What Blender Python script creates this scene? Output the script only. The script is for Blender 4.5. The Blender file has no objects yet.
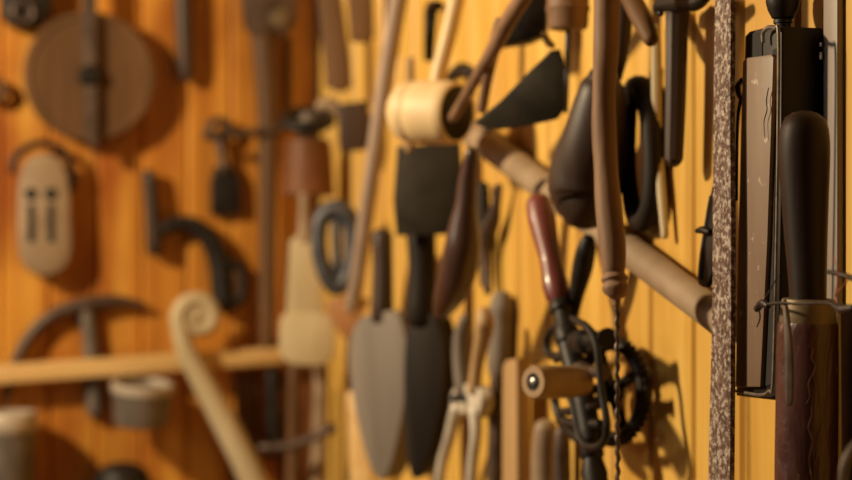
import bpy, bmesh, math, random
from mathutils import Vector, Matrix
random.seed(7)
F = 426/math.tan(math.radians(15))            # focal length in pixels for a 30 degree lens on 852x480
CZ = 1.5                                      # lens height above the floor
S = bpy.context.scene
COL = S.collection
# ------------------------------------------------------------------ planes of the place
SL = 0.287; X0 = 0.640                        # right wall: X = X0 - SL*Y
WN = Vector((-1, -SL, 0)).normalized()        # right wall normal (into the room)
WU = Vector((SL, -1, 0)).normalized()         # along the right wall, towards the viewer
BN = WU.copy()                                # back wall normal
BR = -WN                                      # back wall, towards the corner
CY = 2.92
CORNER = Vector((X0-SL*CY, CY, 0))
def ray(px, py): return Vector(((px-426)/F, 1, (240-py)/F))
def at(px, py, Y): return ray(px, py)*Y + Vector((0, 0, CZ))
class Pl:
    """a vertical plane; calling it gives the point of the plane seen at a pixel"""
    def __init__(s, o, n): s.o = Vector((o[0], o[1], 0)); s.n = n
    def __call__(s, px, py, off=0):
        r = ray(px, py); t = (s.o+s.n*off).dot(s.n)/r.dot(s.n)
        return r*t + Vector((0, 0, CZ))
def RW(g): return Pl(CORNER+WN*g, WN)
def BW(g): return Pl(CORNER+BN*g, BN)
def OB(px, Y, yaw):
    a = math.radians(yaw)
    return Pl(at(px, 240, Y), Vector((math.sin(a), -math.cos(a), 0)))
# ------------------------------------------------------------------ materials
def newmat(name):
    m = bpy.data.materials.new(name); m.use_nodes = True
    nt = m.node_tree; b = nt.nodes['Principled BSDF']
    return m, nt, b
def N(nt, t, **k):
    n = nt.nodes.new(t)
    for a, v in k.items(): setattr(n, a, v)
    return n
def mat(name, c1, c2, rough=.5, metal=0, stretch=(1, 1, 1), scale=20, bump=.25, fleck=None, fl=(.55, .62), fscale=60, coat=0, spec=.5, detail=6, dist=.3):
    m, nt, b = newmat(name); L = nt.links.new
    tc = N(nt, 'ShaderNodeTexCoord'); mp = N(nt, 'ShaderNodeMapping'); mp.inputs['Scale'].default_value = stretch
    L(tc.outputs['Object'], mp.inputs['Vector'])
    nz = N(nt, 'ShaderNodeTexNoise'); nz.inputs['Scale'].default_value = scale; nz.inputs['Detail'].default_value = detail; nz.inputs['Distortion'].default_value = dist
    L(mp.outputs[0], nz.inputs['Vector'])
    cr = N(nt, 'ShaderNodeValToRGB'); cr.color_ramp.elements[0].position = .3; cr.color_ramp.elements[1].position = .7
    cr.color_ramp.elements[0].color = (*c1, 1); cr.color_ramp.elements[1].color = (*c2, 1)
    L(nz.outputs['Fac'], cr.inputs['Fac']); out = cr.outputs['Color']
    if fleck:
        n2 = N(nt, 'ShaderNodeTexNoise'); n2.inputs['Scale'].default_value = fscale; n2.inputs['Detail'].default_value = 8; n2.inputs['Roughness'].default_value = .7
        L(tc.outputs['Object'], n2.inputs['Vector'])
        r2 = N(nt, 'ShaderNodeValToRGB'); r2.color_ramp.elements[0].position = fl[0]; r2.color_ramp.elements[1].position = fl[1]
        L(n2.outputs['Fac'], r2.inputs['Fac'])
        mx = N(nt, 'ShaderNodeMix', data_type='RGBA'); L(r2.outputs['Color'], mx.inputs['Factor']); L(out, mx.inputs['A']); mx.inputs['B'].default_value = (*fleck, 1)
        out = mx.outputs['Result']
    L(out, b.inputs['Base Color'])
    rr = N(nt, 'ShaderNodeMapRange'); rr.inputs['To Min'].default_value = max(.05, rough-.12); rr.inputs['To Max'].default_value = min(1, rough+.12)
    L(nz.outputs['Fac'], rr.inputs['Value']); L(rr.outputs[0], b.inputs['Roughness'])
    b.inputs['Metallic'].default_value = metal; b.inputs['Coat Weight'].default_value = coat; b.inputs['Specular IOR Level'].default_value = spec
    if bump:
        bp = N(nt, 'ShaderNodeBump'); bp.inputs['Strength'].default_value = bump; bp.inputs['Distance'].default_value = .003
        L(nz.outputs['Fac'], bp.inputs['Height']); L(bp.outputs[0], b.inputs['Normal'])
    return m
def mk2(nt, tc):
    mp = N(nt, 'ShaderNodeMapping'); mp.inputs['Scale'].default_value = (1, 1, .4); nt.links.new(tc.outputs['Object'], mp.inputs['Vector']); return mp.outputs[0]
def wallmat(name, dark, mid, light, sc, blot=.5):
    """varnished pine boards: grain along the board, each board its own tone, a few knots"""
    m, nt, b = newmat(name); L = nt.links.new
    tc = N(nt, 'ShaderNodeTexCoord'); g = N(nt, 'ShaderNodeNewGeometry')
    ad = N(nt, 'ShaderNodeVectorMath', operation='SCALE'); ad.inputs['Scale'].default_value = 9
    cb = N(nt, 'ShaderNodeCombineXYZ'); L(g.outputs['Random Per Island'], cb.inputs['X']); L(g.outputs['Random Per Island'], cb.inputs['Z']); L(cb.outputs[0], ad.inputs[0])
    sm = N(nt, 'ShaderNodeVectorMath', operation='ADD'); L(tc.outputs['Object'], sm.inputs[0]); L(ad.outputs[0], sm.inputs[1])
    mp = N(nt, 'ShaderNodeMapping'); mp.inputs['Scale'].default_value = (1, 1, .06); L(sm.outputs[0], mp.inputs['Vector'])
    nz = N(nt, 'ShaderNodeTexNoise'); nz.inputs['Scale'].default_value = sc; nz.inputs['Detail'].default_value = 5; nz.inputs['Distortion'].default_value = .4; L(mp.outputs[0], nz.inputs['Vector'])
    cr = N(nt, 'ShaderNodeValToRGB'); e = cr.color_ramp.elements
    e[0].position = .25; e[0].color = (*dark, 1); e[1].position = .75; e[1].color = (*light, 1); k = e.new(.5); k.color = (*mid, 1)
    L(nz.outputs['Fac'], cr.inputs['Fac'])
    hs = N(nt, 'ShaderNodeHueSaturation'); L(cr.outputs[0], hs.inputs['Color'])
    mr = N(nt, 'ShaderNodeMapRange'); mr.inputs['To Min'].default_value = .62; mr.inputs['To Max'].default_value = 1.25; L(g.outputs['Random Per Island'], mr.inputs['Value']); L(mr.outputs[0], hs.inputs['Value'])
    vo = N(nt, 'ShaderNodeTexVoronoi'); vo.inputs['Scale'].default_value = 3.4
    mk = N(nt, 'ShaderNodeMapping'); mk.inputs['Scale'].default_value = (1, 1, .55); L(sm.outputs[0], mk.inputs['Vector']); L(mk.outputs[0], vo.inputs['Vector'])
    kr = N(nt, 'ShaderNodeValToRGB'); kr.color_ramp.elements[0].position = .035; kr.color_ramp.elements[0].color = (1, 1, 1, 1); kr.color_ramp.elements[1].position = .07; kr.color_ramp.elements[1].color = (0, 0, 0, 1)
    L(vo.outputs['Distance'], kr.inputs['Fac'])
    wn = N(nt, 'ShaderNodeTexWhiteNoise', noise_dimensions='1D'); L(g.outputs['Random Per Island'], wn.inputs['W'])
    hm = N(nt, 'ShaderNodeMapRange'); hm.inputs['To Min'].default_value = .488; hm.inputs['To Max'].default_value = .512; L(wn.outputs['Value'], hm.inputs['Value']); L(hm.outputs[0], hs.inputs['Hue'])
    bl = N(nt, 'ShaderNodeTexNoise'); bl.inputs['Scale'].default_value = 7; bl.inputs['Detail'].default_value = 3; L(mk2(nt, tc), bl.inputs['Vector'])
    br = N(nt, 'ShaderNodeValToRGB'); br.color_ramp.elements[0].position = .44; br.color_ramp.elements[0].color = (0, 0, 0, 1); br.color_ramp.elements[1].position = .66; br.color_ramp.elements[1].color = (blot, blot, blot, 1); L(bl.outputs['Fac'], br.inputs['Fac'])
    m0 = N(nt, 'ShaderNodeMix', data_type='RGBA'); L(br.outputs[0], m0.inputs['Factor']); L(hs.outputs[0], m0.inputs['A']); m0.inputs['B'].default_value = (dark[0]*.8, dark[1]*.55, dark[2]*.5, 1)
    mx = N(nt, 'ShaderNodeMix', data_type='RGBA'); L(kr.outputs[0], mx.inputs['Factor']); L(m0.outputs['Result'], mx.inputs['A']); mx.inputs['B'].default_value = (dark[0]*.4, dark[1]*.3, dark[2]*.3, 1)
    L(mx.outputs['Result'], b.inputs['Base Color'])
    b.inputs['Roughness'].default_value = .42; b.inputs['Coat Weight'].default_value = .15; b.inputs['Coat Roughness'].default_value = .3
    bp = N(nt, 'ShaderNodeBump'); bp.inputs['Strength'].default_value = .12; bp.inputs['Distance'].default_value = .002; L(nz.outputs['Fac'], bp.inputs['Height']); L(bp.outputs[0], b.inputs['Normal'])
    return m
ZS = (1, 1, .12)
M = dict(
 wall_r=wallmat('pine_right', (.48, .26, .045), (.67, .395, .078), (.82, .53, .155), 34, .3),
 wall_b=wallmat('pine_back', (.34, .115, .014), (.58, .225, .028), (.74, .37, .06), 26, .9),  # same varnish as the right wall, its weaker light put into the colour
 floor=mat('floor_boards', (.10, .05, .02), (.2, .1, .04), .6, stretch=(1, .1, 1)),
 grey_lath=mat('grey_lath', (.20, .15, .12), (.32, .25, .21), .5, stretch=ZS),
 pale=mat('pale_wood', (.58, .40, .20), (.74, .55, .30), .55, stretch=ZS, bump=.1),
 cream=mat('cream_wood', (.42, .33, .19), (.60, .49, .31), .65, stretch=ZS, bump=.15, spec=.3),
 tan=mat('tan_wood', (.30, .18, .08), (.44, .28, .13), .55, stretch=ZS),
 greytan=mat('weathered_wood', (.20, .13, .075), (.33, .235, .145), .6, stretch=(.4, .4, .4), scale=40),
 brown=mat('brown_wood', (.08, .038, .015), (.16, .08, .034), .6, stretch=ZS, spec=.25),
 midbrown=mat('worn_brown_wood', (.15, .08, .042), (.29, .165, .095), .6, stretch=(1, 1, .3), scale=34, bump=.5, spec=.3),
 dark=mat('dark_wood', (.026, .014, .009), (.058, .032, .02), .5, stretch=ZS, scale=30, spec=.35),
 darker=mat('blackened_wood', (.009, .006, .004), (.024, .015, .010), .6, stretch=ZS, scale=30, spec=.2),
 greywood=mat('grey_wood', (.13, .105, .085), (.23, .19, .155), .65, stretch=ZS, spec=.3),
 red=mat('red_varnish', (.11, .022, .018), (.19, .042, .032), .42, stretch=ZS, coat=.1, bump=.1),
 iron=mat('black_iron', (.008, .006, .005), (.024, .019, .016), .5, metal=.2, scale=50, spec=.3),
 iron_b=mat('brown_iron', (.045, .026, .018), (.11, .07, .05), .5, metal=.3, scale=40),
 iron_o=mat('olive_iron', (.016, .012, .007), (.036, .027, .015), .6, metal=.1, scale=25, spec=.25),
 iron_g=mat('blue_grey_iron', (.028, .030, .036), (.085, .085, .10), .5, metal=.3, scale=40),
 steel=mat('highlight_steel', (.35, .32, .29), (.55, .52, .48), .35, metal=.8, scale=40, bump=.1),
 bone=mat('pale_steel', (.48, .42, .34), (.66, .60, .50), .45, metal=.2, scale=30, bump=.1),
 tin=mat('dull_tin', (.10, .08, .065), (.18, .145, .12), .55, metal=.3, scale=25),
 rimp=mat('pale_rim', (.36, .30, .23), (.5, .42, .33), .5, metal=.2, scale=25),
 rust=mat('rusted_iron', (.05, .022, .014), (.15, .075, .05), .75, metal=.1, scale=140, bump=1, fleck=(.46, .38, .32), fl=(.48, .60), fscale=210),
 panel=mat('brown_panel', (.12, .075, .048), (.27, .175, .115), .5, scale=9, bump=.35, stretch=(1, 1, .4), dist=1, fleck=(.46, .36, .28), fl=(.60, .66), fscale=65),
 case=mat('black_case', (.008, .006, .005), (.022, .016, .013), .5, metal=.1, scale=30, spec=.3),
 edge=mat('worn_edge', (.08, .06, .045), (.19, .15, .12), .5, metal=.3, scale=70),
 sheath=mat('red_brown_leather', (.045, .017, .015), (.095, .038, .032), .32, scale=24, bump=1, stretch=(1, 1, .4), dist=2.2, fleck=(.22, .14, .11), fl=(.63, .69), fscale=55, spec=.45),
 handle=mat('dark_handle', (.013, .0065, .0045), (.034, .017, .011), .5, stretch=ZS, scale=40, bump=.2, spec=.2),
 brass=mat('dull_brass', (.12, .085, .05), (.23, .17, .10), .5, metal=.3, scale=40, spec=.3),
 copper=mat('copper_brown', (.10, .034, .010), (.18, .065, .02), .6, metal=.1, scale=16, spec=.3),
 ash=mat('ash_wood', (.28, .20, .15), (.40, .30, .235), .55, stretch=ZS, spec=.4),
 glossy=mat('glossy_brown', (.034, .016, .012), (.075, .036, .027), .33, stretch=ZS, spec=.6),
 orangewood=mat('orange_wood', (.30, .13, .045), (.42, .20, .08), .5, stretch=ZS),
 wire=mat('black_wire', (.012, .009, .008), (.04, .025, .02), .5, metal=.3, scale=80),
 redwire=mat('red_wire', (.22, .05, .02), (.4, .12, .05), .45, scale=80),
 shade_black=mat('dark_hole', (.006, .004, .003), (.012, .008, .006), .8),  # shade in holes and gaps put in as near-black; the washer shares it
 rail=mat('rail_wood', (.56, .33, .12), (.72, .48, .20), .5, stretch=(.12, 1, 1)),
)
# ------------------------------------------------------------------ geometry
def crom(pts, n):
    if n < 2 or len(pts) < 3: return pts
    out = []
    P = [Vector(p) for p in pts]
    for i in range(len(P)-1):
        p0 = P[i-1] if i else P[0]*2-P[1]; p1, p2 = P[i], P[i+1]; p3 = P[i+2] if i+2 < len(P) else P[i+1]*2-P[i]
        for k in range(n):
            t = k/n
            out.append(.5*((2*p1)+(p2-p0)*t+(2*p0-5*p1+4*p2-p3)*t*t+(3*p1-p0-3*p2+p3)*t**3))
    out.append(P[-1]); return out
class G:
    def __init__(s): s.bm = bmesh.new()
    def rings(s, rings, closed=False):
        bm = s.bm; V = [[bm.verts.new(p) for p in r] for r in rings]
        n = len(V[0]); m = len(V)
        for i in range(m if closed else m-1):
            a, b = V[i], V[(i+1) % m]
            for j in range(n): bm.faces.new((a[j], a[(j+1) % n], b[(j+1) % n], b[j]))
        if not closed:
            bm.faces.new(V[0][::-1]); bm.faces.new(V[-1])
        return s
    def sweep(s, pts, rad, seg=14, closed=False, flat=1, fdir=None):
        """tube through world points with a radius each; flat squashes it along fdir"""
        n = len(pts); R = []
        prev = None
        for i in range(n):
            a = pts[i-1] if (i or closed) else pts[0]; b = pts[(i+1) % n] if (i < n-1 or closed) else pts[-1]
            t = (b-a).normalized()
            if prev is None:
                ref = Vector((0, 1, 0)) if abs(t.y) < .8 else Vector((1, 0, 0))
                u = (ref-t*ref.dot(t)).normalized()
            else: u = (prev-t*prev.dot(t)).normalized()
            prev = u; v = t.cross(u)
            ring = []
            for k in range(seg):
                an = 2*math.pi*k/seg
                d = (u*math.cos(an)+v*math.sin(an))*rad[i]
                if fdir is not None: d = d-fdir*d.dot(fdir)*(1-flat)
                ring.append(pts[i]+d)
            R.append(ring)
        return s.rings(R, closed)
    def tube(s, pl, pp, sm=5, seg=14, rnd=True, closed=False, flat=1):
        pp = [tuple(p) for p in pp]
        if closed: q = crom(pp[-2:]+pp+pp[:2], sm); q = q[2*sm:2*sm+len(pp)*sm] if sm > 1 else pp
        else: q = crom(pp, sm)
        pts = [pl(p[0], p[1]) for p in q]; rad = [max(.3, p[2])*x.y/F for p, x in zip(q, pts)]
        if rnd and not closed:
            a = (pts[0]-pts[1]).normalized(); b = (pts[-1]-pts[-2]).normalized()
            r0, r1 = rad[0], rad[-1]
            th = [math.radians(q) for q in (80, 58, 32)]
            pts = [pts[0]+a*r0*.75*math.sin(q) for q in th]+pts+[pts[-1]+b*r1*.75*math.sin(q) for q in th[::-1]]
            rad = [r0*math.cos(q) for q in th]+rad+[r1*math.cos(q) for q in th[::-1]]
        return s.sweep(pts, rad, seg, closed, flat, pl.n if flat != 1 else None)
    def lathe(s, a, b, prof, seg=28):
        """profile of (t along a-b, radius in metres)"""
        t = (b-a); L = t.length; d = t/L
        ref = Vector((0, 0, 1)) if abs(d.z) < .8 else Vector((1, 0, 0))
        u = (ref-d*ref.dot(d)).normalized(); v = d.cross(u)
        return s.rings([[a+t*q+(u*math.cos(2*math.pi*k/seg)+v*math.sin(2*math.pi*k/seg))*max(r, 1e-4) for k in range(seg)] for q, r in prof])
    def poly(s, front, dirv, bev=.0015):
        bm = s.bm; n = len(front)
        va = [bm.verts.new(p) for p in front]; vb = [bm.verts.new(p+dirv) for p in front]
        fs = [bm.faces.new(va), bm.faces.new(vb[::-1])]
        for i in range(n): fs.append(bm.faces.new((va[i], vb[i], vb[(i+1) % n], va[(i+1) % n])))
        bmesh.ops.recalc_face_normals(bm, faces=fs)
        if bev:
            ed = {e for f in fs[:2] for e in f.edges}
            bmesh.ops.bevel(bm, geom=list(ed), offset=bev, segments=2, affect='EDGES', profile=.5)
        return s
    def slab(s, pl, pp, th, sm=0, bev=.0015):
        """outline of pixels lying on the plane, given a real thickness towards the wall"""
        if sm > 1: 
            q = [Vector((x, y, 0)) for x, y in pp]; m = len(q); e = crom(q[-2:]+q+q[:2], sm); pp = [(v.x, v.y) for v in e[2*sm:2*sm+m*sm]]
        return s.poly([pl(x, y) for x, y in pp], -pl.n*th, bev)
    def torus(s, c, nrm, R, r, seg=36, sg=10, a0=0):
        nrm = nrm.normalized(); ref = Vector((0, 0, 1)) if abs(nrm.z) < .8 else Vector((1, 0, 0))
        u = (ref-nrm*ref.dot(nrm)).normalized(); v = nrm.cross(u)
        return s.sweep([c+(u*math.cos(2*math.pi*k/seg)+v*math.sin(2*math.pi*k/seg))*R for k in range(seg)], [r]*seg, sg, True)
    def box(s, c, ax, ay, az, bev=.001):
        """box from a centre and three half-extent vectors"""
        f = [c-ax-az+ay, c+ax-az+ay, c+ax+az+ay, c-ax+az+ay]
        return s.poly(f, -ay*2, bev)
def tag(o, label=None, cat=None, group=None, kind=None):
    for k, v in (('label', label), ('category', cat), ('group', group), ('kind', kind)):
        if v: o[k] = v
    return o
def root_of(o):
    while o.parent: o = o.parent
    return o
def part(name, g, m, parent=None, label=None, ang=35):
    me = bpy.data.meshes.new(name); bm = g.bm
    bmesh.ops.remove_doubles(bm, verts=bm.verts, dist=1e-6)
    bmesh.ops.recalc_face_normals(bm, faces=bm.faces)
    if parent: o0 = root_of(parent).location.copy()
    else:
        lo = [min(v.co[i] for v in bm.verts) for i in range(3)]; hi = [max(v.co[i] for v in bm.verts) for i in range(3)]
        o0 = Vector([(a+b)/2 for a, b in zip(lo, hi)])
    for v in bm.verts: v.co -= o0
    bm.to_mesh(me); bm.free()
    for p in me.polygons: p.use_smooth = True
    me.set_sharp_from_angle(angle=math.radians(ang))
    me.materials.append(M[m])
    o = bpy.data.objects.new(name, me); COL.objects.link(o)
    if parent: o.parent = parent
    else: o.location = o0
    if label: o['label'] = label
    return o
def thing(name, loc, label, cat, group=None):
    o = bpy.data.objects.new(name, None); o.empty_display_size = .02; o.location = loc; COL.objects.link(o)
    return tag(o, label, cat, group)
def solo(name, g, m, label, cat, group=None): return tag(part(name, g, m), label, cat, group)
# ------------------------------------------------------------------ the setting
def planks(name, m, start, along, nrm, n, w, z0, z1):
    g = G()
    for i in range(n):
        a = start+along*(i*w); th, c = .016, .005
        sec = [a, a+nrm*(th-c)+along*.0006, a+nrm*th+along*c, a+nrm*th+along*(w-c), a+nrm*(th-c)+along*(w-.0006), a+along*w]
        sec = [p-nrm*th for p in sec]             # face of the boards lies on the wall plane
        g.rings([[p+Vector((0, 0, z)) for p in sec] for z in (z0, z1)])
    o = part(name, g, m, ang=20); o['kind'] = 'structure'; return o
planks('wall_right', 'wall_r', CORNER+WU*.012, WU, WN, 28, .092, 0, 2.6)
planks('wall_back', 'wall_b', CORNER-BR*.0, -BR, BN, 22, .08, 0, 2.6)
g = G(); g.poly([Vector((-2.2, -.6, -.02)), Vector((1.0, -.6, -.02)), Vector((1.0, 3.3, -.02)), Vector((-2.2, 3.3, -.02))], Vector((0, 0, -.05)), 0)
part('floor', g, 'floor')['kind'] = 'structure'
g = G(); g.slab(RW(.006), [(823, -900), (837, -900), (837, 1900), (823, 1900)], .0058, bev=.001)
part('trim_1', g, 'grey_lath')['kind'] = 'structure'
# ================================================================== NEAR END OF THE RIGHT WALL
# rusty flat bar
P = RW(.053); g = G(); g.slab(P, [(715.5, -70), (731, -70), (730, 120), (731, 240), (730.5, 380), (729, 560), (706.5, 560), (709, 430), (712, 300), (713, 120)], .0045, bev=.0008)
solo('rusty_flat_bar', g, 'rust', 'long flat rusty iron bar flecked with pale spots, hanging upright in sharp focus', 'iron bar')
# black case with brown panel
P = RW(.037)
t = thing('tool_case', P(757, 398), 'black metal case with a long brown front panel and black top knob', 'case')
g = G(); g.slab(P, [(744, 36), (748, 31), (764, 27), (781, 26.5), (780, 220), (777, 401), (735, 396), (739, 240)], .036, bev=.003); body = part('case_body', g, 'case', t)
g = G(); g.slab(RW(.0415), [(742.5, 62), (746, 58), (771, 54.5), (773, 58), (767, 240), (760, 387), (735, 387), (738, 240)], .0044, bev=.0008); fp = part('front_panel', g, 'panel', t)
g = G(); g.slab(RW(.0378), [(746.5, 35), (762, 31.5), (762, 56), (746, 59)], .004, bev=0); part('recess', g, 'shade_black', body, 'slot above the panel, its shade put in as black')  # black slab paints the shade inside the slot
g = G(); g.slab(RW(.0378), [(772.5, 50), (776.5, 48), (772, 384), (762, 387), (768, 240)], .003, bev=0); part('groove', g, 'shade_black', body, 'gap beside the panel, its shade put in as black')  # black slab paints the shade inside the gap
g = G(); g.tube(RW(.0425), [(763, 42, 1.8), (763, 33, 2.0), (768, 27.5, 2.2), (775, 28, 2.2), (778.5, 36, 2), (778, 130, 1.7), (776, 260, 1.7), (773, 380, 1.8), (769, 391, 1.8), (760, 395, 1.8), (736, 391, 1.6)], sm=5, seg=8); part('rim', g, 'edge', t)
g = G(); g.tube(RW(.044), [(768.5, 88, .5), (766.5, 100, .6), (767, 110, .6), (764, 122, .5), (765, 140, .3)], sm=4, seg=6); part('crack', g, 'shade_black', t, 'dark crack running down the panel')
c = RW(.026)(783, 26); k = c.y/F
g = G(); g.lathe(c, c+Vector((0, 0, .030)), [(-.12, 8.2*k), (.05, 8.2*k), (.07, 9.5*k), (.15, 9.5*k), (.17, 8*k), (.2, 11*k), (.4, 15*k), (.6, 17*k), (.85, 16.5*k), (1.05, 13*k), (1.15, 8*k), (1.2, .3*k)]); part('knob', g, 'case', t, 'black turned knob on a short neck')
g = G(); g.tube(RW(.0385), [(742, 80, 2.6), (738, 86, 3.2), (739, 94, 3), (742, 99, 2.5)], sm=4, seg=8); g.tube(RW(.0385), [(740.5, 100, 2), (737.5, 125, 1.7), (736.5, 200, 1.6)], sm=4, seg=8); part('latch', g, 'iron', t)
for y in (46, 57):
    g = G(); q = RW(.0082)(815, y); g.box(q+WU*.0085, WN*.0011, WU*.0012, Vector((0, 0, .0028 if y > 50 else .0016)), .0003); part('rivet_or_highlight', g, 'steel', t, 'small bright bar put in as a highlight')  # bright steel bits put in as highlights on the case slits
# dark handled blade in a worn red brown sheath
P = RW(.050)
t = thing('sheath_knife', P(808, 520), 'big dark wooden handle standing in a cracked red brown leather sheath', 'knife')
g = G(); g.tube(P, [(804.6, 128, 23.6), (804, 140, 25.3), (804, 160, 25.5), (805, 200, 23.2), (806, 240, 21), (807.5, 280, 18.8), (808, 303, 18.2)], sm=4, seg=28); part('grip', g, 'handle', t)
a, b = P(808, 323), P(808.5, 299); k = a.y/F
g = G(); g.lathe(a, b, [(-.05, 28*k), (0, 28.4*k), (.5, 27.6*k), (.9, 26.6*k), (1, 25.5*k), (1.02, 17*k)], 32); part('ferrule', g, 'brass', t)
g = G(); g.tube(P, [(808, 325, 29.5), (807.5, 345, 30.2), (807, 400, 30.8), (806, 480, 31), (806, 540, 30)], sm=5, seg=32); sh = part('sheath', g, 'sheath', t)
Q = Pl(at(808, 400, 1.0942), Vector((-.1, -1, 0)))
for cr in ([(806, 345, .4), (813, 349, .7), (811, 358, .5), (816, 366, .8), (813, 374, .5), (815, 386, .7)], [(813, 374, .5), (808, 384, .7), (810, 396, .5), (806, 404, .6)], [(815, 392, .5), (811, 402, .8), (812, 415, .5), (808, 428, .8), (813, 442, .5), (809, 458, .7), (812, 480, .5)], [(794, 330, .4), (797, 344, .6), (794, 356, .4)]):
    g = G(); g.tube(Q, cr, sm=2, seg=6, rnd=False); part('crease', g, 'sheath', sh)
g = G(); g.slab(OB(786, 1.092, -50), [(782, 304), (786, 306), (791, 350), (791.5, 398), (788, 406), (785, 400), (784, 350)], .003, sm=3, bev=.0008); part('clasp', g, 'iron_b', t, 'thin dark metal clasp strip')
# wire that ties sheath and case to the wall
P = RW(.078)
t = thing('binding_wire', P(800, 303), 'black twisted wire tied around the dark handle with a knot at each end', 'wire')
g = G(); g.tube(P, [(756, 308, 2.6), (768, 304.5, 1.8), (782, 303, 1.5), (798, 304, 1.3), (815, 303, 1.3), (830, 303.5, 1.6), (838, 309, 2.2)], sm=5, seg=8); w = part('strand', g, 'wire', t)
g = G(); g.tube(P, [(757, 309, 3.5), (762, 303, 3.8), (768, 306, 3.2)], sm=4, seg=10); part('knot', g, 'wire', t); g = G(); g.tube(P, [(835, 306, 3.5), (843, 309, 5), (853, 308, 4)], sm=4, seg=10); part('knot', g, 'wire', t)
g = G(); g.tube(P, [(759, 309, .9), (760, 318, .8), (757, 327, .6)], sm=4, seg=6); part('loose_end', g, 'wire', t); g = G(); g.tube(P, [(762, 304, .9), (770, 290, .8), (778, 276, .7)], sm=4, seg=6); part('loose_end', g, 'wire', t)
t = thing('red_wire_twist', RW(.075)(842, 290), 'thin red brown twisted wires looped over a black peg at the right edge', 'wire')
g = G(); g.tube(RW(.075), [(828, 272, 2.2), (836, 273, 2.8), (846, 276, 3), (864, 282, 3)], sm=4, seg=10); part('peg', g, 'wire', t, 'short black peg')
for o in (0, 1):
    g = G(); g.tube(RW(.08+.003*o), [(848-o*9, 276, .9), (845-o*10, 284, 1), (838-o*3, 292, 1), (836-o*4, 302, .9)] if o == 0 else [(832, 256, .5), (837, 266, .8), (838, 281, .9), (835, 297, .9)], sm=4, seg=6); part('strand', g, 'redwire', t)
# bits at the right edge
g = G(); g.slab(RW(.022), [(839, 312), (872, 306), (872, 560), (841, 560)], .0215, bev=.003)
solo('dark_slab', g, 'case', 'dark brown slab against the boards right of the red brown sheath', 'strap')  # dark flat slab against the wall
g = G(); c = RW(.115)(882, 476); g.torus(c, Vector((.25, -1, 0)), 43*c.y/F, 4.6*c.y/F)
solo('iron_ring', g, 'edge', 'curved dark iron ring edge in the lower right corner', 'ring')
# half hidden shears behind the bar
P = RW(.03); t = thing('small_shears', P(705, 240), 'small dark blade with a bright edge half hidden behind the rusty bar', 'shears')
g = G(); g.slab(P, [(714, 180), (709, 200), (702, 240), (697, 276), (700, 286), (708, 283), (718, 240), (722, 180)], .006, sm=3); bl = part('blade', g, 'iron', t)
g = G(); g.tube(RW(.0315), [(710, 196, 1), (705.5, 222, 1.1), (700.5, 258, 1.5), (699, 279, 1.8)], sm=4, seg=6); part('edge_highlight', g, 'steel', bl, 'bright strip put in as the highlight on the blade')  # steel strip put in as the blade's highlight
g = G(); g.tube(RW(.034), [(697, 231, 2.5), (703, 230, 4), (709, 232, 2.5)], sm=4, seg=10); part('pivot', g, 'iron', t)
# ================================================================== RIGHT WALL, MIDDLE
# black rod tool
P = RW(.027); t = thing('sharpening_rod', P(675, 100), 'straight black rod hanging from a dark crossbar left of the rusty bar', 'rod')
g = G(); g.tube(P, [(678, 6, 13), (677, 25, 11.5), (675.5, 100, 10.5), (674, 155, 9.5), (674, 160, 8.5)], sm=4, seg=10); part('shaft', g, 'dark', t)
g = G(); g.tube(RW(.035), [(661, 14, 3), (658, 8, 6), (666, 4, 8), (682, 2, 9), (696, 3, 8), (706, -4, 6)], sm=4, seg=12); part('crossbar', g, 'iron', t)
# thin pale stick
g = G(); g.tube(RW(.010), [(656, 28, 5), (656.5, 80, 5.4), (657, 140, 5.4), (661, 185, 5), (665, 236, 4)], sm=4, seg=10)
solo('thin_stick', g, 'cream', 'thin pale wooden stick leaning on the boards left of the black rod', 'stick')
# hooked wooden tip
g = G(); g.tube(RW(.045), [(620, -22, 8), (634, 4, 10.5), (645, 26, 10), (651, 40, 7.5)], sm=5, seg=14)
solo('bent_handle', g, 'brown', 'bent dark brown handle tip at the top edge right of the auger', 'handle')
# diagonal pole
P = RW(.0185); t = thing('diagonal_pole', P(600, 228), 'thick weathered wooden pole running diagonally down behind the brown auger', 'pole')
g = G(); g.tube(P, [(476, 135, 15), (540, 183, 15), (600, 228, 15), (636, 255, 15)], sm=3, seg=24, rnd=False); part('pole', g, 'greytan', t)
g = G(); g.tube(P, [(630, 250.5, 16.6), (670, 281, 16.8), (700, 303.5, 17), (728, 325, 17.2)], sm=3, seg=24, rnd=False); part('sleeve', g, 'greytan', t, 'slightly thicker end section of the pole')
a = P(487, 138)+Vector((0, -.0176, .006)); d = Vector((-.25, -.95, .3)).normalized(); k = a.y/F
g = G(); g.lathe(a-d*.004, a+d*.0012, [(0, 6*k), (.8, 6*k), (1, 5*k)], 20); part('hole', g, 'shade_black', t, 'dark hole in the pole end')
# gourd shaped bell
P = RW(.0515); t = thing('wooden_float', P(590, 218), 'dark pear shaped wooden float hanging behind the brown auger handle', 'float')
g = G(); g.tube(P, [(603, 78, 16), (602, 86, 22), (600, 105, 27), (595, 140, 33.5), (588, 168, 37.5), (585.5, 188, 37.5), (586, 201, 33), (587, 207, 28)], sm=5, seg=32); part('body', g, 'dark', t)
g = G(); g.tube(P, [(604, 50, 3), (603, 62, 3.4), (603, 74, 4)], sm=3, seg=10); part('hanger', g, 'iron', t)
# strap loop
g = G(); g.tube(RW(.0135), [(630, 98, 9), (639, 86, 11), (648, 102, 11.5), (653, 155, 11), (651, 204, 11), (641, 222, 10), (632, 206, 9), (628, 160, 8)], sm=6, seg=12, closed=True)
solo('strap_loop', g, 'darker', 'long black leather loop hanging just right of the pear shaped float', 'strap')
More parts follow.
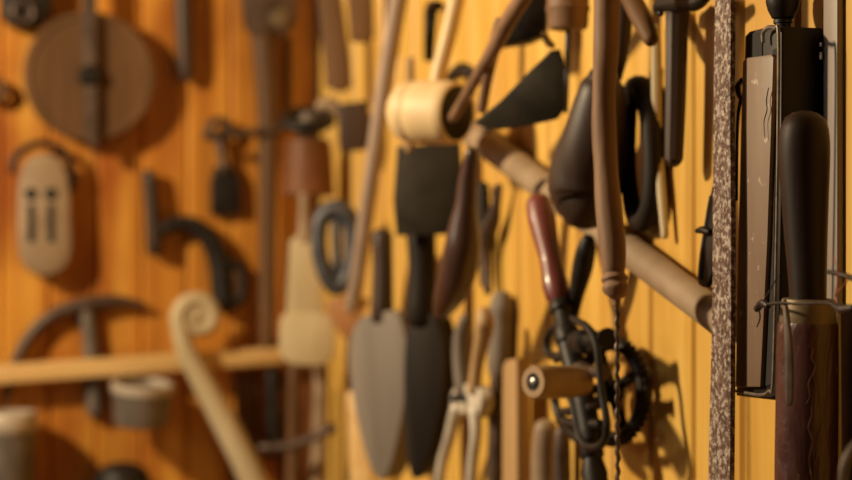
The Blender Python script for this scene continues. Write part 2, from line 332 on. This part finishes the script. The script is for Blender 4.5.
# auger
P = RW(.099); t = thing('wood_auger', P(612, 290), 'long brown wooden auger handle with a twisted iron screw below it', 'auger')
g = G(); g.tube(P, [(608, -30, 14), (606.5, 20, 13), (606, 50, 13), (604, 90, 11.5), (604, 130, 12.5), (606, 170, 12), (608, 200, 13.2), (612, 240, 13.8), (613.5, 262, 12.5), (613.5, 274, 11)], sm=5, seg=20); part('handle', g, 'midbrown', t)
g = G(); g.tube(P, [(614, 274, 11), (614.5, 279, 13.5), (615, 283, 11.5), (615.5, 288, 13.8), (616, 294, 11), (616, 299, 5.5), (616.5, 305, 4)], sm=5, seg=20); part('end_knob', g, 'midbrown', t)
g = G(); a, b = P(617, 302), P(618, 520); n = 150; k = a.y/F
g.sweep([a+(b-a)*(i/n)+(Vector((math.cos(i*.7), math.sin(i*.7), 0))*.8*k) for i in range(n+1)], [2.3*k]*(n+1), 8); part('screw', g, 'iron_b', t, 'twisted iron screw')
g = G(); g.tube(RW(.03), [(622, -20, 10), (623, 20, 9.5), (620, 55, 8), (616, 78, 6)], sm=4, seg=14)
solo('wooden_grip', g, 'dark', 'dark tapered wooden grip at the top edge just behind the auger handle', 'handle')
# hand drill
t = thing('hand_drill', RW(.06)(595, 470), 'old hand drill with a red handle, black gear wheel and wooden crank knob', 'hand drill')
P = RW(.06); a, b = P(537.5, 198), P(559, 302); k = a.y/F
g = G(); g.lathe(a, b, [(-.02, 4*k), (0, 9*k), (.03, 12*k), (.08, 13.5*k), (.22, 14*k), (.42, 12*k), (.58, 10.3*k), (.7, 11*k), (.84, 13*k), (.95, 12*k), (1, 9*k)], 28); part('handle', g, 'red', t, 'red varnished turned handle')
g = G(); a, b = P(559, 300), P(569, 342); g.lathe(a, b, [(0, 8*k), (.1, 10.5*k), (.25, 10.5*k), (.3, 8*k), (.6, 9*k), (.8, 13*k), (1, 12*k)], 20)
g.tube(P, [(566, 335, 11), (574, 365, 12), (583, 400, 12), (591, 440, 12)], sm=4, seg=12)
g.tube(P, [(560, 356, 4.2), (549, 354, 4.2), (547, 340, 4.2), (555, 328, 4.2), (568, 330, 4.2), (571, 348, 4.2)], sm=4, seg=8)
g.tube(RW(.07), [(572, 318, 3.6), (588, 328, 4), (597, 346, 4), (601, 385, 4), (607, 425, 4.2), (602, 444, 4.2), (588, 447, 4.2), (579, 434, 4), (573, 405, 4), (560, 376, 4)], sm=5, seg=8)
g.tube(P, [(560, 376, 4), (555, 400, 4), (563, 425, 4.5), (580, 440, 6)], sm=4, seg=8)
g.tube(P, [(556, 360, 4), (572, 352, 5), (590, 348, 5), (604, 340, 5)], sm=4, seg=8); g.tube(P, [(560, 412, 4), (580, 410, 5), (604, 404, 4)], sm=4, seg=8)
g.tube(P, [(560, 420, 5), (574, 424, 6), (600, 424, 5)], sm=4, seg=8); part('frame', g, 'iron', t)
g = G(); g.tube(RW(.045), [(588, 240, 7), (586, 250, 10), (582, 270, 10.5), (577, 292, 8), (572, 318, 6), (570, 328, 5)], sm=4, seg=16); part('side_handle', g, 'iron', t, 'glossy black side handle')
ax = Vector((-.84, -.54, .04)).normalized(); wc = RW(.026)(612, 391); k = wc.y/F; R = 47*k
u = Vector((0, 0, 1)); u = (u-ax*u.dot(ax)).normalized(); v = ax.cross(u)
g = G(); g.torus(wc, ax, R, 7*k, 40, 10); g.lathe(wc-ax*.006, wc+ax*.01, [(0, 12*k), (1, 12*k)], 20)
for i in range(4):
    d = u*math.cos(i*math.pi/2+.5)+v*math.sin(i*math.pi/2+.5); g.sweep([wc+d*9*k, wc+d*(R-2*k)], [6*k, 5*k], 8)
for i in range(44):
    d = u*math.cos(i*math.pi/22)+v*math.sin(i*math.pi/22); e = d.cross(ax); g.box(wc+d*(R+6.6*k), d*2*k, ax*3.4*k, e*1.5*k, 0)
part('gear_wheel', g, 'iron', t)
pa = Pl(at(533, 381, wc.y-.085), Vector((0, -1, 0)))(533, 382); kx = Vector((-.74, -.67, .06)).normalized(); kb = pa-kx*.07
g = G(); g.sweep([wc+ax*.010, wc+ax*.016+(kb-wc)*.45, kb+kx*.004], [5*k, 5.5*k, 5.5*k], 10); part('crank_arm', g, 'iron', t)
k2 = pa.y/F
g = G(); g.lathe(kb, pa, [(0, 11*k2), (.04, 14.5*k2), (.3, 16.5*k2), (.7, 17*k2), (.96, 17*k2), (1, 15.5*k2), (1.0, 9*k2), (.97, 8.5*k2)], 28); kn = part('crank_knob', g, 'tan', t, 'turned pale wooden crank knob')
g = G(); g.lathe(pa-kx*.004, pa+kx*.0005, [(0, 9*k2), (.9, 9*k2), (.9, 6.5*k2), (.5, 6*k2)], 20); part('washer', g, 'shade_black', kn)
g = G(); g.lathe(pa-kx*.003, pa+kx*.002, [(0, 4.5*k2), (.7, 4.5*k2), (1, 2*k2)], 16); part('pin', g, 'steel', kn, 'bright steel pin')
g = G(); g.lathe(P(566, 372), P(604, 372), [(0, 7*k), (.1, 10*k), (.5, 10*k), (.55, 6*k), (.9, 6*k), (1, 8*k)], 18); part('pinion', g, 'iron_b', t)
g = G(); g.lathe(P(574, 343), P(608, 338), [(0, 6*k), (.1, 12*k), (.45, 13*k), (.5, 8*k), (.8, 8*k), (1, 10*k)], 18); part('pinion', g, 'iron', t)
g = G(); g.lathe(P(589, 432), P(598, 500), [(0, 8*k), (.1, 12*k), (.35, 12*k), (.4, 10*k), (.6, 13*k), (1, 12*k)], 20); part('chuck', g, 'iron', t)
# board, peg
g = G(); g.slab(RW(.035), [(502, 366), (505, 360), (516, 358), (517, 560), (501, 560)], .018, bev=.003)
solo('pale_lath', g, 'tan', 'upright pale lath with a rounded top just left of the crank knob', 'lath')
g = G(); g.tube(RW(.02), [(546, 428, 12), (544, 460, 13), (543, 540, 14)], sm=3, seg=14)
solo('grey_peg', g, 'greytan', 'thick grey wooden peg at the bottom edge below the crank knob', 'peg')
g = G(); g.tube(RW(.016), [(562, 432, 8), (562, 470, 9), (563, 540, 9)], sm=3, seg=12)
solo('iron_chisel', g, 'iron_b', 'rust brown iron chisel at the bottom edge beside the grey peg', 'chisel')
# chisel with a knob top
P = RW(.0155); t = thing('long_chisel', P(500, 400), 'long upright grey brown chisel with a round top beside the pincers', 'chisel')
g = G(); g.tube(P, [(502, 298, 10), (502, 307, 12.5), (501.5, 320, 11.5), (501, 335, 12), (500, 358, 12.5), (499, 372, 11)], sm=4, seg=16); part('handle', g, 'greywood', t)
g = G(); g.tube(P, [(499, 376, 8.5), (497, 420, 9), (495, 540, 9)], sm=3, seg=12); part('blade', g, 'iron_b', t)
# pincers
P = RW(.05); t = thing('pincers', P(466, 398), 'pale metal pincers with open handles hanging at the bottom centre', 'pincers')
g = G(); g.slab(P, [(452, 390), (463, 384), (477, 388), (481, 402), (476, 418), (466, 412), (455, 416), (450, 404)], .016, sm=3, bev=.002); hd = part('joint', g, 'bone', t)
for pts in ([(457, 408, 7), (449, 440, 6), (441, 470, 5.5), (434, 540, 5.5)], [(475, 410, 7), (476, 435, 6), (472, 470, 5.5), (468, 540, 5.5)]):
    g = G(); g.tube(P, pts, sm=4, seg=12); part('handle', g, 'bone', t)
g = G(); g.tube(P, [(465, 318, 5), (461, 335, 7.5), (460, 360, 7.5), (462, 390, 7)], sm=4, seg=12); part('jaw', g, 'greywood', t)
g = G(); g.tube(P, [(484, 312, 7), (485, 325, 9.5), (481, 345, 8), (477, 365, 6.5), (474, 390, 7)], sm=4, seg=12); part('jaw', g, 'tan', t)
a = P(466, 398); g = G(); g.lathe(a, a+WN*.02, [(0, .005), (.9, .005), (1, .003)], 14); part('rivet_or_highlight', g, 'iron_g', t)
# curved dark case
P = RW(.105); g = G(); g.tube(P, [(472, 152, 7), (468, 180, 9.5), (466, 205, 11), (464, 225, 15), (462, 250, 18.5), (456, 278, 19), (447, 300, 14), (441, 312, 8)], sm=5, seg=24)
solo('curved_sheath', g, 'glossy', 'glossy dark brown curved sheath tapering upward below the mallet head', 'sheath')
# grey knob tool
g = G(); g.tube(RW(.018), [(499, 186, 3.5), (496, 205, 5), (492, 222, 8), (487, 236, 8.5), (486, 262, 5), (488, 292, 4)], sm=4, seg=12)
solo('small_hammer', g, 'iron_b', 'small knobbed iron tool just right of the curved dark sheath', 'hand tool')
# dark plate blade
P = OB(428, 1.98, -8); t = thing('square_blade', P(428, 236), 'square dark blade hanging behind and below the pale mallet head', 'blade')
g = G(); g.slab(P, [(397, 146), (460, 142), (463, 190), (460, 234), (396, 236), (393, 200)], .008, bev=.002); part('blade', g, 'iron_o', t)
g = G(); g.tube(OB(428, 1.985, -8), [(410, 60, 4.5), (410, 100, 5), (409, 150, 6)], sm=3, seg=10); part('handle', g, 'tan', t)
g = G(); g.tube(RW(.013), [(483, 186, 6), (484, 220, 7), (485, 255, 7), (486, 284, 6)], sm=3, seg=12)
solo('shade_strip', g, 'darker', 'narrow black strip put in for the shade on the boards just behind the curved dark sheath', 'shade strip')  # black tube put in for the strip of shade behind the sheath
# mallet
ad = Vector((.80, -.60, -.07)).normalized(); pr = at(457, 113, 1.80); k = pr.y/F; pL = pr-ad*.080
t = thing('wooden_mallet', (pr+pL)/2-Vector((0, 0, .035)), 'pale wooden mallet hanging head down with its round head facing right', 'mallet')
g = G(); g.lathe(pL, pr, [(-.02, 18*k), (0, 25*k), (.06, 29*k), (.2, 31.5*k), (.3, 32*k), (.32, 31.3*k), (.34, 32*k), (.5, 32.5*k), (.85, 32*k), (.97, 31*k), (1, 29.5*k)], 40); hd = part('head', g, 'pale', t)
g = G(); g.lathe(pr-ad*.002, pr+ad*.0012, [(0, 27.5*k), (.8, 27.5*k), (1, 26.5*k)], 36); part('striking_face', g, 'darker', hd, 'end face of the mallet head, its shade put in as dark colour')  # end face coloured dark for being turned away from the light
g = G(); mc = (pr+pL)/2; Y = mc.y; q = Pl((0, Y, 0), Vector((0, -1, 0))); g.tube(q, [(433, 100, 8), (440, 68, 8), (450, 30, 8.2), (463, -30, 9)], sm=4, seg=16); part('handle', g, 'pale', t)
# wooden tongs
P = RW(.107); t = thing('wooden_tongs', P(492, 50), 'thin brown wooden tongs with two spread legs above the dark hoe blade', 'tongs')
g = G(); g.tube(P, [(536, -22, 9), (510, 18, 8.5), (493, 50, 7.5), (474, 82, 6), (453, 118, 5)], sm=5, seg=12); part('leg', g, 'midbrown', t)
g = G(); g.tube(RW(.101), [(500, 22, 6), (493, 52, 6.4), (487, 80, 5.6), (482, 110, 5)], sm=5, seg=12); part('leg', g, 'midbrown', t)
# dark axe head at top
P = OB(522, 1.66, -8); g = G(); g.slab(P, [(497, 46), (503, 26), (520, -12), (548, -14), (546, 34), (528, 42)], .03, bev=.005)
solo('iron_wedge', g, 'iron', 'black wedge shaped iron block at the top edge right of the tongs', 'wedge')
# hoe blade
P = OB(520, 1.58, -18); t = thing('hoe_blade', P(545, 120), 'dark triangular hoe blade pointing left above the diagonal pole', 'blade')
g = G(); g.slab(P, [(474, 122), (500, 101), (530, 70), (551, 50), (559, 49), (563, 60), (565, 108), (556, 119), (520, 127), (498, 129), (480, 126)], .006, bev=.0015); part('blade', g, 'iron_o', t)
g = G(); g.tube(OB(520, 1.585, -18), [(553, 46, 3), (548, 42, 4), (544, 34, 3)], sm=3, seg=8); part('tang', g, 'tan', t)
# brown cap with rod
P = RW(.04); a, b = P(568, 30), P(568, -30); k = a.y/F; t = thing('brown_funnel', a, 'brown funnel cap at the top edge with a thin steel rod under it', 'funnel')
g = G(); g.lathe(a, b, [(0, 14*k), (.02, 19*k), (.1, 20.5*k), (.3, 21*k), (.35, 22.5*k), (.42, 21*k), (1, 23*k)], 28); part('cap', g, 'midbrown', t)
g = G(); g.tube(P, [(568, 28, 3), (567, 70, 2.8), (566, 112, 2.2)], sm=3, seg=10); part('rod', g, 'iron_g', t)
# clamp above the mallet
g = G(); g.tube(RW(.02), [(440, 6, 5), (432, 8, 7), (430, 30, 6.5), (429, 58, 5.5)], sm=4, seg=10)
solo('black_hook', g, 'iron', 'small black hook on the boards left of the mallet handle', 'hook')
g = G(); g.tube(RW(.02), [(451, 78, 6), (462, 70, 8), (472, 74, 6)], sm=4, seg=10)
solo('handle_shadow', g, 'iron', 'dark bar put in for the shadow just right of the mallet handle', 'shadow bar')  # dark tube put in for the shadow of the mallet handle
# two leaf shaped paddles
for i, (P, pts, hx, hr, mm, hm, lab) in enumerate((
  (OB(380, 2.13, -35), [(370, 314), (394, 312), (404, 330), (407, 368), (401, 420), (388, 472), (376, 478), (363, 448), (352, 396), (348, 350), (355, 324)], 382, 11, 'greywood', 'dark', 'grey leaf shaped wooden paddle, the left one of the pair'),
  (OB(428, 2.0, -25), [(414, 316), (432, 314), (441, 332), (444, 368), (438, 418), (424, 468), (412, 478), (405, 446), (403, 396), (404, 350), (408, 326)], 421, 15, 'darker', 'darker', 'dark leaf shaped wooden paddle, the right one of the pair'))):
    t = thing('wooden_paddle', P(hx, 470), lab, 'paddle', 'pair of leaf shaped paddles')
    g = G(); g.slab(P, pts, .045, sm=4, bev=.003); part('blade', g, mm, t)
    Q = Pl(P.o-P.n*.012, P.n); g = G(); g.tube(Q, [(hx, 236, hr), (hx+1, 270, hr*.95), (hx, 318, hr*1.1)], sm=3, seg=12); part('handle', g, hm, t)
# tilted long handle
g = G(); g.tube(RW(.075), [(404, -30, 9), (386, 76, 8.6), (371, 180, 8.2), (358, 275, 8), (352, 308, 7)], sm=5, seg=16)
solo('slender_pole', g, 'ash', 'long slim wooden pole leaning left from the top edge down to the paddles', 'pole')
# ================================================================== AROUND THE CORNER
g = G(); g.slab(OB(335, 2.50, 0), [(315, -30), (338, -30), (350, 60), (352, 86), (340, 92), (326, 86)], .02, bev=.004)
solo('brown_board', g, 'brown', 'long narrow brown board hanging at the top edge near the corner', 'board')
g = G(); g.slab(OB(360, 2.40, 0), [(345, -30), (372, -30), (374, 36), (366, 42), (350, 40)], .02, bev=.004)
solo('short_board', g, 'brown', 'short brown board at the top edge left of the long slim handle', 'board')
g = G(); g.slab(OB(352, 2.42, 0), [(336, 104), (368, 100), (370, 148), (340, 152)], .04, bev=.006)
solo('wooden_block', g, 'dark', 'dark wooden block below the two boards in the corner', 'block')
# copper bell with ring
c = at(308, 150, 2.66); k = c.y/F; t = thing('copper_bell', at(308, 194, 2.66), 'red brown copper bell under a dark iron ring in the corner', 'bell')
g = G(); g.lathe(at(308, 196, 2.66), at(308, 138, 2.66), [(0, 25*k), (.03, 27*k), (.15, 26*k), (.7, 24*k), (.95, 22*k), (1, 16*k)], 32); part('body', g, 'copper', t)
g = G(); g.torus(at(308, 120, 2.66), Vector((0, -.45, 1)), 22*k, 6.5*k); part('ring', g, 'iron', t)
g = G(); g.lathe(at(308, 140, 2.66), at(308, 112, 2.66), [(0, 10*k), (.8, 9*k), (1, 5*k)], 18); part('neck', g, 'tin', t)
# whitewash brush
P = OB(308, 2.60, 5); t = thing('whitewash_brush', P(308, 366), 'pale flat brush with a broad cream head hanging in the corner', 'brush')
g = G(); g.slab(P, [(281, 320), (290, 314), (325, 314), (333, 322), (335, 352), (326, 364), (306, 366), (288, 363), (280, 350)], .03, sm=3, bev=.004); part('bristle_head', g, 'cream', t)
g = G(); g.slab(OB(308, 2.607, 5), [(290, 240), (302, 234), (316, 240), (324, 316), (286, 318)], .016, bev=.003); part('ferrule', g, 'cream', t)
g = G(); g.tube(OB(308, 2.615, 5), [(304, 196, 5), (304, 218, 5.5), (304, 240, 7)], sm=3, seg=12); part('handle', g, 'greytan', t)
# shackle
P = OB(338, 2.40, 0); t = thing('iron_shackle', P(338, 292), 'blue grey iron shackle looped beside the long slim handle', 'shackle')
g = G(); g.tube(P, [(321, 220, 9), (336, 209, 10), (350, 220, 9.5), (352, 250, 8), (347, 278, 8.5), (336, 287, 9), (325, 272, 8.5), (319, 248, 8)], sm=5, seg=12, closed=True); part('loop', g, 'iron_g', t)
g = G(); g.tube(P, [(336, 222, 5.5), (337, 250, 5.5), (337, 284, 5)], sm=3, seg=10); part('pin', g, 'iron_g', t)
g = G(); g.slab(OB(345, 2.42, 0), [(326, 302), (366, 298), (364, 312), (352, 334), (341, 336)], .02, sm=3, bev=.003)
solo('wooden_wedge', g, 'orangewood', 'orange brown wooden wedge hanging right of the cream brush head', 'wedge')
g = G(); g.tube(OB(328, 2.5, 0), [(320, 106, 6), (330, 104, 7), (338, 110, 6)], sm=4, seg=12)
solo('wooden_plug', g, 'greytan', 'small grey brown plug between the copper bell ring and the dark block', 'plug')
# lower corner
g = G(); g.slab(BW(.012), [(283, 370), (312, 368), (313, 560), (282, 560)], .011, bev=.002)
solo('red_brown_board', g, 'copper', 'narrow red brown board deepening the shade on the back wall below the cream brush head', 'board')  # reddish panel that also puts in the deep shade of this corner
g = G(); g.slab(BW(.012), [(236, 372), (258, 371), (262, 560), (238, 560)], .011, bev=.002)
solo('shade_board', g, 'brown', 'dark brown slab put in for the shade on the back wall behind the pale scroll stem', 'board')  # dark slab put in for the shade of scroll and rail
g = G(); g.tube(BW(.03), [(272, 372, 7), (273, 410, 8), (273, 452, 8)], sm=3, seg=10)
solo('iron_spike', g, 'iron', 'upright black iron spike under the right end of the rail', 'spike')
g = G(); g.tube(OB(300, 2.62, 0), [(262, 448, 5), (290, 446, 5.5), (312, 438, 5), (332, 428, 6)], sm=4, seg=10)
solo('iron_crossbar', g, 'iron_b', 'dark iron rod lying sideways below the cream brush head', 'rod')
g = G(); g.tube(OB(318, 2.68, 0), [(321, 366, 7), (320, 420, 8), (317, 540, 9)], sm=3, seg=12)
solo('grey_stick', g, 'greytan', 'upright grey brown stick below the cream brush head', 'stick')
g = G(); g.tube(OB(292, 2.72, 0), [(294, 368, 6), (293, 420, 6), (292, 540, 7)], sm=3, seg=12)
solo('brown_stick', g, 'brown', 'upright dark brown stick between the iron spike and the grey stick', 'stick')
g = G(); g.slab(OB(356, 2.35, -20), [(346, 392), (358, 390), (366, 430), (378, 545), (352, 545)], .014, bev=.003)
solo('yellow_lath', g, 'rail', 'pale yellow lath leaning at the bottom edge left of the grey paddle', 'lath')
# ================================================================== BACK WALL
# disc with iron bar
c = BW(.045)(90, 76); k = c.y/F; t = thing('round_lid', c-Vector((0, 0, .11)), 'large round brown wooden lid with a dark iron bar across it', 'lid')
g = G(); g.lathe(c-BN*.028, c, [(0, 62*k), (.05, 64.5*k), (.9, 65*k), (1, 63.5*k), (1, 58*k), (.9, 57*k), (.9, 1*k)], 64); part('disc', g, 'brown', t)
g = G(); g.slab(BW(.056), [(80, -40), (97, -40), (99, 138), (97, 150), (92, 150), (88, 138)], .012, bev=.002); part('bar', g, 'iron_b', t)
g = G(); g.lathe(c, c+BN*.018, [(0, 12*k), (.6, 11*k), (1, 7*k)], 20); part('hub', g, 'iron', t)
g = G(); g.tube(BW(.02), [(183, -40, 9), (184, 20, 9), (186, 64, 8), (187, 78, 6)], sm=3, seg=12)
solo('shade_bar', g, 'dark', 'dark round bar put in for the shade at the top edge just right of the round lid', 'shade bar')  # dark tube put in for the band of shade beside the lid
# black pulley
P = BW(.045); t = thing('black_pulley', P(25, 26), 'black iron pulley in the top left corner', 'pulley')
g = G(); g.slab(P, [(0, -30), (52, -30), (52, 5), (46, 20), (32, 27), (12, 26), (2, 16)], .04, bev=.006); part('shell', g, 'iron', t)
c = BW(.047)(23, 12); k = c.y/F; g = G(); g.torus(c, BN, 10*k, 2.6*k, 28, 8); part('sheave', g, 'iron_b', t)
c = BW(.022)(-5, 90); k = c.y/F; g = G(); g.torus(c, BN, 9*k, 4.5*k, 28, 10)
solo('small_ring', g, 'brown', 'small brown ring on the left edge beside the round lid', 'ring')
# wooden block
P = BW(.046); t = thing('pulley_block', P(45, 276), 'pale wooden pulley block with two holes and a dark wire hoop', 'pulley block')
g = G(); g.slab(P, [(20, 178), (28, 160), (44, 154), (60, 160), (68, 180), (71, 220), (71, 255), (62, 270), (45, 276), (29, 270), (20, 255), (18, 215)], .042, sm=4, bev=.005); part('body', g, 'greytan', t)
g = G(); g.tube(BW(.03), [(12, 172, 3.6), (17, 155, 3.6), (40, 143, 3.6), (64, 152, 3.6), (73, 174, 3.6), (71, 190, 3.4)], sm=5, seg=10); part('hoop', g, 'iron', t)
for x in (31, 51):
    c = P(x, 194); k = c.y/F; g = G(); g.lathe(c-BN*.004, c+BN*.0008, [(0, 6.5*k), (1, 6.5*k)], 16); part('hole', g, 'shade_black', t)
    g = G(); g.slab(BW(.0465), [(x-3.5, 204), (x+3.5, 204), (x+4.5, 242), (x-3, 243)], .004, bev=0); part('slot', g, 'shade_black', t)
# pick
P = BW(.018); t = thing('pick_head', P(90, 400), 'curved brown iron pick head hanging behind the horizontal rail', 'pick')
g = G(); g.tube(P, [(8, 400, 3), (14, 366, 5), (30, 336, 6), (55, 314, 6.5), (88, 304, 7.5), (118, 301, 6), (144, 305, 3)], sm=5, seg=12); part('pick_blade', g, 'iron_b', t)
g = G(); g.tube(BW(.0145), [(86, 306, 7.5), (90, 340, 7.5), (93, 380, 8), (95, 412, 8)], sm=4, seg=12); part('socket', g, 'tin', t)
# rail
g = G(); g.slab(BW(.052), [(-60, 369), (283, 347), (283, 364), (-60, 388)], .02, bev=.003)
solo('wooden_rail', g, 'rail', 'long pale wooden rail running across the back wall', 'rail')
# cups
def pot(name, cx, y0, y1, r, g_, mm, label, tilt=0):
    P = BW(g_); a, b = P(cx, y1), P(cx, y0); k = a.y/F
    b = b+Vector((tilt, -abs(tilt)*1.3, 0))
    t = thing(name, a, label, 'pot')
    g = G(); g.lathe(a, b, [(0, r*.86*k), (.04, r*.93*k), (.5, r*.97*k), (.8, r*k), (.84, r*1.0*k)], 36); part('body', g, mm, t)
    g = G(); g.lathe(a, b, [(.78, r*1.03*k), (.8, r*1.07*k), (.98, r*1.07*k), (1, r*1.03*k), (1, r*.93*k), (.6, r*.9*k)], 36); part('rim', g, 'rimp', t, 'pale rim')
pot('tin_pot', 140, 382, 424, 29, .075, 'tin', 'small grey tin pot with a pale rim hanging under the rail', .006)
pot('large_pot', 8, 412, 500, 27, .07, 'tin', 'taller brown grey tin pot with pale rim in the lower left corner')
c0, c1 = BW(.06)(122, 500), BW(.06)(122, 462); k = c0.y/F
g = G(); g.lathe(c0, c1, [(0, 30*k), (.5, 29*k), (.8, 24*k), (.95, 14*k), (1, 2*k)], 28)
solo('black_kettle_lid', g, 'iron', 'domed black iron lid at the bottom edge below the grey pot', 'lid')
# black bracket
P = BW(.022); t = thing('iron_bracket', P(200, 300), 'black iron bracket with an upright bar and a thick curved hook', 'bracket')
g = G(); g.tube(P, [(149, 174, 6.5), (152, 210, 7.5), (155, 250, 8.5)], sm=3, seg=12); part('bar', g, 'dark', t)
g = G(); g.tube(P, [(156, 236, 6), (166, 228, 6.5), (180, 223, 7.5), (196, 227, 9), (211, 242, 10), (220, 265, 11.5), (224, 304, 12)], sm=5, seg=14); part('hook', g, 'iron', t)
g = G(); g.tube(BW(.03), [(224, 266, 5), (240, 267, 5), (243, 284, 5), (240, 300, 5), (226, 302, 5)], sm=4, seg=10, closed=True); part('staple', g, 'iron', t)
g = G(); g.slab(BW(.034), [(227, 270), (239, 271), (239, 297), (228, 298)], .012, bev=.002); part('eye_plate', g, 'brown', t, 'small brown plate in the staple')
# scroll
P = BW(.080); t = thing('carved_scroll', P(225, 420), 'pale carved wooden scroll with a long stem leaning across the rail', 'carving')
sp = []
for i in range(30):
    a = math.pi*1.13-i*(2*math.pi*1.55/29); r = 20-13*(i/29)
    sp.append((198+r*math.cos(a), 317-r*math.sin(a), 8.6-3.4*(i/29)))
pts = [(266, 510, 14), (244, 460, 13.4), (222, 418, 12.6), (200, 377, 11.4), (186, 350, 10.2)]+sp
g = G(); g.tube(P, pts, sm=3, seg=16); part('stem', g, 'cream', t)
c = BW(.088)(198, 317); k = c.y/F; g = G(); g.lathe(c-BN*.012, c+BN*.004, [(0, 6*k), (.8, 6*k), (1, 3*k)], 16); part('eye', g, 'cream', t)
# scraper
P = BW(.02); t = thing('iron_scraper', P(226, 215), 'small dark iron scraper with a round eye above the bracket', 'scraper')
c = P(219, 130); k = c.y/F
g = G(); g.torus(c, BN, 10*k, 4*k, 28, 10); g.tube(P, [(220, 142, 5), (222, 156, 4.5), (224, 170, 5)], sm=3, seg=10); part('eye', g, 'iron_b', t)
g = G(); g.slab(P, [(216, 166), (234, 166), (241, 180), (242, 214), (212, 216), (211, 182)], .014, bev=.003); part('blade', g, 'iron', t)
g = G(); g.tube(BW(.06), [(205, 136, 4), (245, 133, 4.2), (284, 129, 4)], sm=3, seg=10)
solo('crossing_rod', g, 'iron_b', 'thin dark rod crossing in front of the long brown shaft', 'rod')
# long shaft
P = BW(.04); t = thing('long_rake', P(267, 340), 'long upright brown shaft with a broad dark head at the top edge', 'rake')
g = G(); g.tube(P, [(261, 10, 14), (265, 60, 13), (268, 120, 11), (268, 220, 9.5), (267, 345, 8)], sm=4, seg=14); part('shaft', g, 'brown', t)
g = G(); g.slab(BW(.066), [(238, -30), (300, -30), (297, 22), (286, 37), (268, 30), (258, 36), (246, 28)], .02, bev=.004); part('head', g, 'iron_b', t)
c = BW(.068)(280, 18); k = c.y/F; g = G(); g.lathe(c-BN*.004, c+BN*.006, [(0, 10*k), (.8, 9*k), (1, 5*k)], 20); part('boss', g, 'brass', t)
g = G(); g.tube(BW(.03), [(288, 40, 5), (288, 80, 5), (287, 128, 4.5)], sm=3, seg=10)
solo('dark_stick', g, 'brown', 'thin dark stick hanging just right of the long brown shaft', 'stick')
# ================================================================== light and camera
def area(name, loc, tgt, size, power, col, spread=180):
    l = bpy.data.lights.new(name, 'AREA'); l.shape = 'DISK'; l.size = size; l.energy = power; l.color = col; l.spread = math.radians(spread)
    o = bpy.data.objects.new(name, l); o.location = loc; o.rotation_euler = (Vector(tgt)-Vector(loc)).to_track_quat('-Z', 'Y').to_euler(); COL.objects.link(o); return o
area('lamp_light', (-1.5, 1.5, 2.25), (0, 1.95, 1.5), .15, 54, (1, .79, .50))
area('soft_left_light', (-2.1, 1.2, 1.8), (.1, 1.7, 1.5), .5, 5, (1, .92, .85))  # second, softer and weaker light from the left
w = bpy.data.worlds.new('World'); S.world = w; w.use_nodes = True
w.node_tree.nodes['Background'].inputs['Color'].default_value = (.9, .55, .3, 1); w.node_tree.nodes['Background'].inputs['Strength'].default_value = .035
cam = bpy.data.cameras.new('Camera'); co = bpy.data.objects.new('Camera', cam); COL.objects.link(co)
co.location = (0, 0, CZ); co.rotation_euler = (math.pi/2, 0, 0)
cam.sensor_width = 36; cam.lens = 18/math.tan(math.radians(15)); cam.clip_start = .05
cam.dof.use_dof = True; cam.dof.focus_distance = 1.175; cam.dof.aperture_fstop = 4.0
S.camera = co
vs = S.view_settings; vs.view_transform = 'Standard'; vs.look = 'None'; vs.exposure = 0; vs.gamma = 1; vs.use_curve_mapping = False
